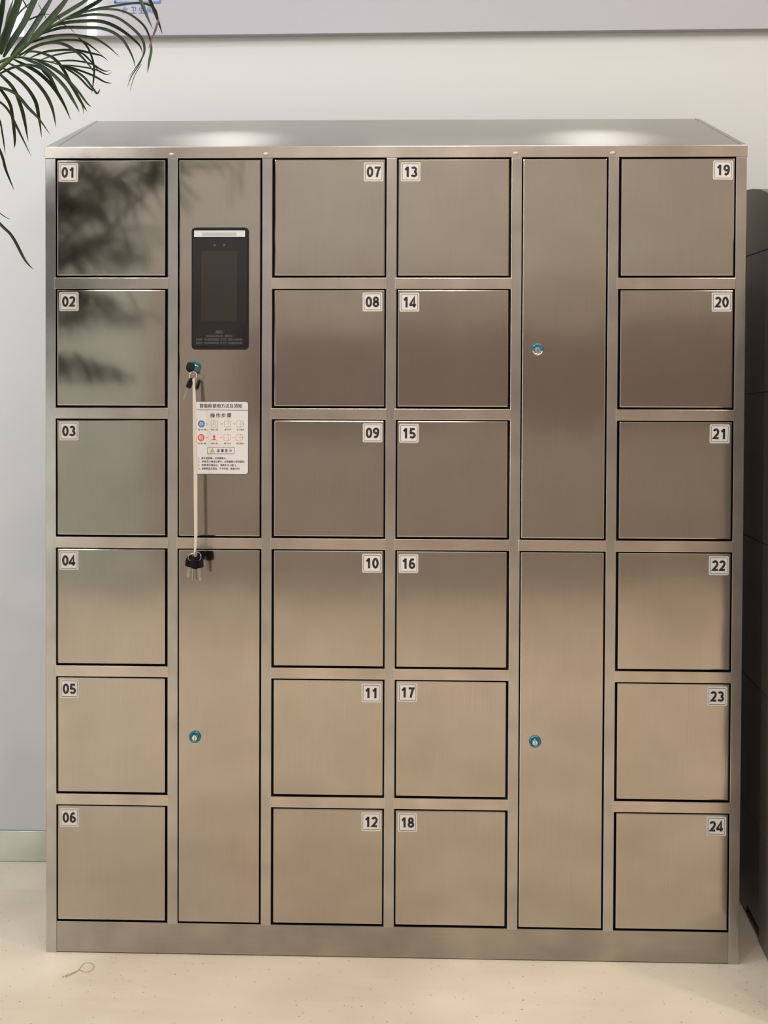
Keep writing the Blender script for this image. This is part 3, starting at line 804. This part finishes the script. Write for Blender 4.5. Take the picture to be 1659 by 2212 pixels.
for i, (u0, v0, u1, v1, sd, lab, hw, dy) in enumerate(low):
    a = at(u0, v0 - 1, YK + dy); b = at(u1, v1, YK + dy - 0.002)
    make_key('key', lab, a, b - a, Vector(sd), 'locker keys', 0.0245, hw, (b - a).length - 0.027, 0.0034)

# ------------------------------------------------------------------ dark pod on the right
XP = 1.625
def podx(y): return XP + (y - 0.2) * 0.082
prof = [(0.50, 1.60), (0.47, 1.70), (0.42, 1.755), (0.36, 1.768), (0.28, 1.756), (0.19, 1.738), (0.10, 1.714), (0.0, 1.665), (-0.10, 1.60), (-0.20, 1.51), (-0.28, 1.38), (-0.32, 1.25), (-0.32, 0.0)]
pod = thing('capsule_machine', 'tall dark grey machine with a rounded top standing right of the locker', 'machine', (2.0, 0.1, 0))
def podprism(poly, x_out, x_in):
    """poly (y,z); outer face follows the slightly skewed side plane"""
    bm = bmesh.new()
    A = [bm.verts.new((podx(y) + x_out, y, z)) for y, z in poly]; B = [bm.verts.new((podx(y) + x_in, y, z)) for y, z in poly]
    bm.faces.new(A); bm.faces.new(B[::-1]); n = len(A)
    for i in range(n): bm.faces.new((A[i], B[i], B[(i + 1) % n], A[(i + 1) % n]))
    bmesh.ops.recalc_face_normals(bm, faces=bm.faces); return bm
full = [(0.50, 0.0)] + prof
body = [(0.50, 0.0)] + prof[:-1] + [(-0.32, 0.0), (0.10, 0.0), (0.13, 0.03), (0.28, 0.03), (0.30, 0.0)]
link('shell', podprism(body, 0.004, 0.62), M_POD, pod, origin=(2.0, 0.1, 0.9))
def interp_top(y):
    for (y0, z0), (y1, z1) in zip(prof[:-1], prof[1:]):
        if y1 <= y <= y0: return z1 + (z0 - z1) * (y - y1) / (y0 - y1)
    return 0
def sz(y): return 1.607 - (0.3974 - y) * 0.067          # sloping upper seam
g_ = 0.0012
# crown panel
cr_ = [(0.498, sz(0.498) + g_)] + prof[:-1] + [(-0.319, sz(-0.32) + g_)]
cr_ = [p for p in cr_ if p[1] >= sz(p[0]) - 0.0 or p[0] > 0.49] 
cr_ = [(0.498, sz(0.498) + g_), (0.49, 1.62), (0.47, 1.70), (0.42, 1.755), (0.36, 1.768), (0.28, 1.756), (0.19, 1.738), (0.10, 1.714), (0.0, 1.665), (-0.10, 1.60), (-0.135, sz(-0.135) + g_)]
link('side_panel', podprism(cr_, 0.0, 0.006), M_POD, pod, origin=(XP, 0.2, 1.66))
# columns of side panels between seams
ycols = [(0.498, 0.2925), (0.2905, 0.1185), (0.1165, -0.10), (-0.102, -0.318)]
zrow = [1.265, 0.92, 0.58, 0.26]
for ci, (yb1, yb0) in enumerate(ycols):
    tops = [None] + zrow
    for ri in range(5):
        zt1 = min(sz(yb1), interp_top(yb1)) - g_ if ri == 0 else zrow[ri - 1] - g_
        zt0 = min(sz(yb0), interp_top(yb0) if yb0 < 0 else 9) - g_ if ri == 0 else zrow[ri - 1] - g_
        zb1 = zb0_ = (zrow[ri] + g_ if ri < 4 else (0.032 if ci in (0, 1) else 0.004))
        if ci == 1 and ri == 4: zb0_ = 0.034
        if zt0 <= zb0_ + 0.02: continue
        pn = [(yb1, zb1), (yb1, zt1), (yb0, zt0), (yb0, zb0_)]
        link('side_panel', podprism(pn, 0.0, 0.006), M_POD, pod, origin=(XP, (yb0 + yb1) / 2, (zb1 + zt1) / 2))

# ------------------------------------------------------------------ hair loop on the floor
bm = bmesh.new()
hp = [(134, 2111), (147, 2105), (160, 2100), (170, 2095), (175, 2088), (182, 2081), (192, 2079), (200, 2082), (203, 2088), (199, 2095), (190, 2099), (180, 2099), (172, 2095), (163, 2100), (152, 2106), (140, 2110)]
pp = [atz(u, v, 0.0011) for u, v in hp]
sm = []
for i in range(len(pp) - 1):
    p0_, p1_, p2_, p3_ = pp[max(i - 1, 0)], pp[i], pp[i + 1], pp[min(i + 2, len(pp) - 1)]
    for s in range(4):
        t_ = s / 4; sm.append(0.5 * ((2 * p1_) + (-p0_ + p2_) * t_ + (2 * p0_ - 5 * p1_ + 4 * p2_ - p3_) * t_ ** 2 + (-p0_ + 3 * p1_ - 3 * p2_ + p3_) * t_ ** 3))
tube(bm, sm, 0.0006, 5)
o = link('thread_loop', bm, mat('thread', (0.42, 0.33, 0.22), 0.7), origin=pp[0]); tag(o, 'thin beige looped thread lying on the floor before the locker', 'thread')

# ------------------------------------------------------------------ areca palm
palm = thing('areca_palm', 'green potted areca palm whose fronds hang in from the upper left corner', 'plant', (-0.95, -0.75, 0))
def crom(P, n=6):
    out = []
    for i in range(len(P) - 1):
        a, b, c, d = P[max(i - 1, 0)], P[i], P[i + 1], P[min(i + 2, len(P) - 1)]
        for s in range(n):
            t_ = s / n
            out.append(0.5 * ((2 * b) + (c - a) * t_ + (2 * a - 5 * b + 4 * c - d) * t_ ** 2 + (3 * b - a - 3 * c + d) * t_ ** 3))
    out.append(P[-1]); return out
def leaflet(bm, P, wd, face=Vector((0, -1, 0)), mi=0, taper=0.6, fold=0.35):
    """long tapering blade with a folded midrib"""
    P = crom([Vector(p) for p in P], 5); n = len(P); rows = []
    for i, p in enumerate(P):
        t = (P[min(i + 1, n - 1)] - P[max(i - 1, 0)]).normalized()
        s = t.cross(face)
        if s.length < 0.1: s = t.cross(Vector((1, 0, 0)))
        s.normalize(); nn = s.cross(t).normalized()
        u = i / (n - 1)
        w_ = wd * min(1.0, 0.35 + u * 4.0) * (1.0 if u < taper else max(0.03, 1 - ((u - taper) / (1 - taper)) ** 1.5))
        rows.append((bm.verts.new(p - s * w_ / 2 + nn * w_ * fold * 0.5), bm.verts.new(p), bm.verts.new(p + s * w_ / 2 + nn * w_ * fold * 0.5)))
    for i in range(n - 1):
        for k in (0, 1):
            f = bm.faces.new((rows[i][k], rows[i + 1][k], rows[i + 1][k + 1], rows[i][k + 1])); f.smooth = True; f.material_index = mi
def frond(label=None):
    o = bpy.data.objects.new('frond', None); C.objects.link(o); o.parent = palm
    o.location = (0, 0, 0); PW[o.name] = PW[palm.name].copy(); o.empty_display_size = 0.02
    return o
def add_leaflet(fr, P, wd, face=Vector((0, -1, 0)), mm=None, taper=0.6):
    bm = bmesh.new(); leaflet(bm, P, wd, face, 0, taper)
    return link('leaflet', bm, mm or M_LEAF, fr, origin=Vector(P[0]))
def sub(pts, y0, y1):
    n = len(pts) - 1
    return [at(u, v, y0 + (y1 - y0) * i / n) for i, (u, v) in enumerate(pts)]
rl = random.Random(11)
PXM = 1190.0
def leaves(fr, specs, yb, spread):
    for spec in specs:
        pts, wpx = spec[0], spec[1]
        yr = yb + rl.uniform(-0.02, 0.02); yt = yr + rl.uniform(-spread, spread)
        fc = Vector((rl.uniform(-0.3, 0.3), -1, rl.uniform(-0.2, 0.5))).normalized()
        add_leaflet(fr, sub(pts, yr, yt), wpx / PXM, fc, M_RED if len(spec) > 2 else None)
# frond A : rachis rising to the upper right
CROWN = Vector((-0.50, -0.60, 1.35))
frA = frond()
bm = bmesh.new()
ra = [CROWN, at(-190, 330, -0.60), at(-60, 200, -0.60), at(0, 148, -0.60), at(40, 112, -0.59), at(85, 75, -0.58), at(135, 44, -0.57), at(185, 16, -0.56), at(240, -16, -0.55)]
rp = crom(ra, 5); tube(bm, rp, [0.0060 * (1 - 0.86 * i / (len(rp) - 1)) for i in range(len(rp))], 7)
link('rachis', bm, M_STEM, frA, origin=at(40, 112, -0.59))
leaves(frA, [
    ([(2, 118), (10, 88), (24, 50), (41, 0), (52, -40), (60, -90)], 15), ([(8, 124), (31, 85), (54, 48), (76, 0), (92, -40), (104, -90)], 15),
    ([(24, 122), (44, 100), (62, 78), (85, 42), (110, 0), (130, -45)], 14), ([(66, 88), (78, 76), (92, 60), (119, 30), (144, -2), (165, -40)], 12),
    ([(100, 62), (118, 44), (150, 24), (187, 0), (214, -30)], 9.5), ([(150, 36), (172, 29), (190, 17), (217, 1), (236, -14)], 8),
    ([(-6, 112), (-3, 75), (3, 40), (9, -2), (14, -50)], 14), ([(-20, 130), (-2, 96), (14, 62), (20, 30), (30, -6)], 10)], -0.60, 0.10)
leaves(frA, [
    ([(172, 29), (204, 20), (248, 13), (295, 7), (322, 11), (336, 22), (341, 38), (341, 50)], 4.6),
    ([(165, 32), (180, 27), (225, 20), (272, 27), (310, 55), (325, 88), (326.5, 108)], 5.5),
    ([(326.5, 96), (327, 112), (323, 132), (318.5, 158)], 6.0),
    ([(132, 45), (180, 34), (214, 32), (256, 40), (300, 75), (312, 103), (305, 129), (277, 168)], 6.0),
    ([(106, 60), (140, 50), (180, 46), (221, 47), (261, 64), (300, 96), (308, 118)], 7.5),
    ([(84, 76), (130, 61), (180, 60), (225, 63), (261, 82), (284, 118), (293, 147)], 7.0),
    ([(58, 96), (104, 80), (150, 76), (180, 79), (206, 84), (234, 101), (258, 123)], 6.5),
    ([(313, 106), (302, 138), (284, 165), (275, 189)], 2.4), ([(306, 138), (290, 166), (280, 200)], 1.8),
    ([(286, -50), (300, -8), (306, 6), (317, 33), (330, 63)], 7.5), ([(300, -60), (322, -5), (338, 34), (351, 74)], 7.0),
    ([(343, 40), (337, 62), (328, 87), (321, 105)], 5.0, 1),
    ([(10, 58), (30, 42), (52, 18), (84, -6)], 5), ([(30, 72), (54, 48), (80, 36), (95, 31), (114, 32)], 4),
    ([(122, 30), (137, 52), (152, 62), (163, 72)], 2.5), ([(82, 8), (94, 28), (104, 50)], 1.6), ([(48, -4), (56, 12), (62, 20)], 2.5)], -0.56, 0.09)
# frond B : thin rachis, leaflets combed downwards
frB = frond()
bm = bmesh.new()
rb = [CROWN + Vector((0.01, 0.02, 0)), at(-150, 290, -0.52), at(-70, 190, -0.50), at(-10, 140, -0.50), at(30, 124, -0.49), at(66, 127, -0.48), at(108, 134, -0.47), at(150, 147, -0.46)]
rp = crom(rb, 5); tube(bm, rp, [0.0045 * (1 - 0.82 * i / (len(rp) - 1)) for i in range(len(rp))], 6)
link('rachis', bm, M_STEM, frB, origin=at(40, 124, -0.49))
leaves(frB, [
    ([(40, 122), (70, 104), (100, 94), (130, 94), (160, 108), (190, 138), (206, 161)], 7), ([(50, 122), (80, 100), (120, 89), (150, 87), (180, 90), (205, 106), (222, 121)], 5),
    ([(166, 78), (190, 103), (203, 141), (202, 176), (198, 204)], 4.6), ([(30, 122), (60, 113), (85, 114), (115, 126), (136, 149), (152, 178), (176, 222), (181, 248)], 7),
    ([(65, 125), (95, 113), (122, 109), (163, 108), (197, 115), (220, 121), (235, 133)], 5), ([(87, 130), (122, 119), (168, 113), (192, 128), (218, 160)], 5),
    ([(106, 134), (156, 131), (197, 138), (214, 148), (228, 154), (240, 151)], 3.8), ([(126, 140), (165, 143), (205, 150), (230, 161), (242, 155)], 3.2),
    ([(132, 141), (160, 148), (200, 163), (226, 177), (242, 180)], 4.4), ([(130, 140), (150, 152), (170, 166), (190, 187), (200, 195), (207, 194)], 4.4),
    ([(140, 145), (160, 152), (183, 168), (200, 190), (210, 202), (216, 194), (216, 190)], 5), ([(88, 130), (129, 156), (163, 190), (187, 222), (198, 231)], 5),
    ([(70, 127), (108, 144), (146, 173), (175, 220), (188, 241)], 7.5), ([(46, 125), (95, 146), (136, 183), (160, 220), (172, 243)], 7.5),
    ([(27, 127), (81, 156), (115, 188), (138, 224), (153, 260)], 8), ([(90, 152), (108, 170), (120, 190), (136, 220)], 6),
    ([(14, 134), (61, 162), (95, 199), (113, 235), (121, 275)], 8), ([(2, 144), (47, 178), (75, 216), (84, 253), (90, 297)], 8),
    ([(-12, 150), (27, 189), (45, 230), (54, 266), (61, 307)], 8), ([(-20, 165), (18, 218), (27, 252), (32, 300), (31, 320)], 7),
    ([(-30, 190), (0, 190), (34, 203), (61, 233), (85, 258), (109, 292)], 7), ([(-40, 200), (0, 221), (20, 242), (34, 270), (50, 302), (68, 339)], 5.5),
    ([(-20, 170), (27, 147), (65, 141), (100, 155), (116, 178), (128, 202)], 6),
    ([(-20, 225), (0, 262), (6, 290), (12, 336)], 5.5), ([(-50, 230), (0, 325), (13, 367), (31, 412)], 6), ([(-80, 400), (0, 484), (27, 512), (54, 562), (72, 582)], 6.5),
    ([(-50, 380), (-10, 448), (10, 468), (24, 474)], 2)], -0.49, 0.08)
# the rest of the crown, outside the picture to the left: arching fronds with drooping leaflets
def wild_frond(base, direction, length, rise, nl, ll, wd):
    fr = frond(); d = Vector((direction[0], direction[1], 0)).normalized()
    P = [base + d * (length * t) + Vector((0, 0, rise * (math.sin(t * PI * 0.62)))) for t in [i / 8 for i in range(9)]]
    bm = bmesh.new(); tube(bm, P, [0.006 * (1 - 0.85 * i / 8) for i in range(9)], 6)
    link('rachis', bm, M_STEM, fr, origin=P[3])
    side = Vector((-d.y, d.x, 0))
    for i in range(nl):
        t = 0.25 + 0.75 * i / nl; j = min(7, int(t * 8)); q = P[j].lerp(P[j + 1], t * 8 - j)
        for s in (-1, 1):
            L_ = ll * math.sin(PI * (0.2 + 0.7 * t)) * rl.uniform(0.85, 1.1)
            v = (side * s * 0.85 + d * 0.6 + Vector((0, 0, 0.45))).normalized()
            L3 = [q, q + v * L_ * 0.35, q + v * L_ * 0.68 + Vector((0, 0, -0.10 * L_)), q + v * L_ * 0.9 + Vector((0, 0, -0.42 * L_))]
            if any(pq.x > 0.802 - 0.3275 * (pq.y + 2.7625) - 0.03 for pq in L3) or max(pq.y for pq in L3) > -0.06: continue
            add_leaflet(fr, L3, wd, Vector((0, 0, 1)))
for (dx, dy, ln_, rs_) in ((-0.9, -0.3, 0.75, 0.62), (0.35, -0.9, 0.7, 0.66), (-0.5, 0.7, 0.6, 0.60), (0.6, 0.15, 0.42, 0.95), (0.75, -0.5, 0.52, 0.45), (-0.1, -1.0, 0.6, 0.85), (0.8, 0.1, 0.40, 0.40),
        (0.9, -0.35, 0.55, 0.30), (0.9, -0.42, 0.56, 0.52), (0.85, -0.5, 0.60, 0.12), (0.7, -0.7, 0.72, 0.38), (1.0, -0.05, 0.50, 0.50), (1.0, 0.05, 0.46, 0.15), (1.0, -0.2, 0.50, -0.05)):
    wild_frond(CROWN + Vector((rl.uniform(-.03, .03), rl.uniform(-.03, .03), 0)), (dx, dy), ln_, rs_, 13, 0.36, 0.018)
for k in range(4):
    bm = bmesh.new(); a = 2 * PI * k / 4
    p0_ = Vector((-0.95 + 0.04 * math.cos(a), -0.75 + 0.04 * math.sin(a), 0.36))
    tube(bm, crom([p0_, p0_.lerp(CROWN, 0.5) + Vector((0.03 * math.cos(a), 0.03 * math.sin(a), 0)), CROWN], 5), [0.014, 0.013, 0.012, 0.011, 0.011, 0.010, 0.010, 0.009, 0.009, 0.008, 0.007], 8)
    link('stem', bm, M_STEM, palm, origin=p0_)
bm = bmesh.new(); n = 32; pr = [(0.0, 0.0), (0.12, 0.0), (0.135, 0.02), (0.17, 0.36), (0.175, 0.40), (0.165, 0.40), (0.158, 0.36)]
prev = None
for r, z in pr:
    if r == 0: continue
    ring = [bm.verts.new((-0.95 + r * math.cos(2*PI*k/n), -0.75 + r * math.sin(2*PI*k/n), z)) for k in range(n)]
    if prev:
        for k in range(n): bm.faces.new((prev[k], prev[(k + 1) % n], ring[(k + 1) % n], ring[k]))
    else: bm.faces.new(ring[::-1])
    prev = ring
link('pot', bm, M_POT, palm, origin=(-0.95, -0.75, 0.0), smooth=True)
bm = bmesh.new(); bm.faces.new([bm.verts.new((-0.95 + 0.157 * math.cos(2*PI*k/n), -0.75 + 0.157 * math.sin(2*PI*k/n), 0.362)) for k in range(n)])
link('soil', bm, M_SOIL, palm, origin=(-0.95, -0.75, 0.36))
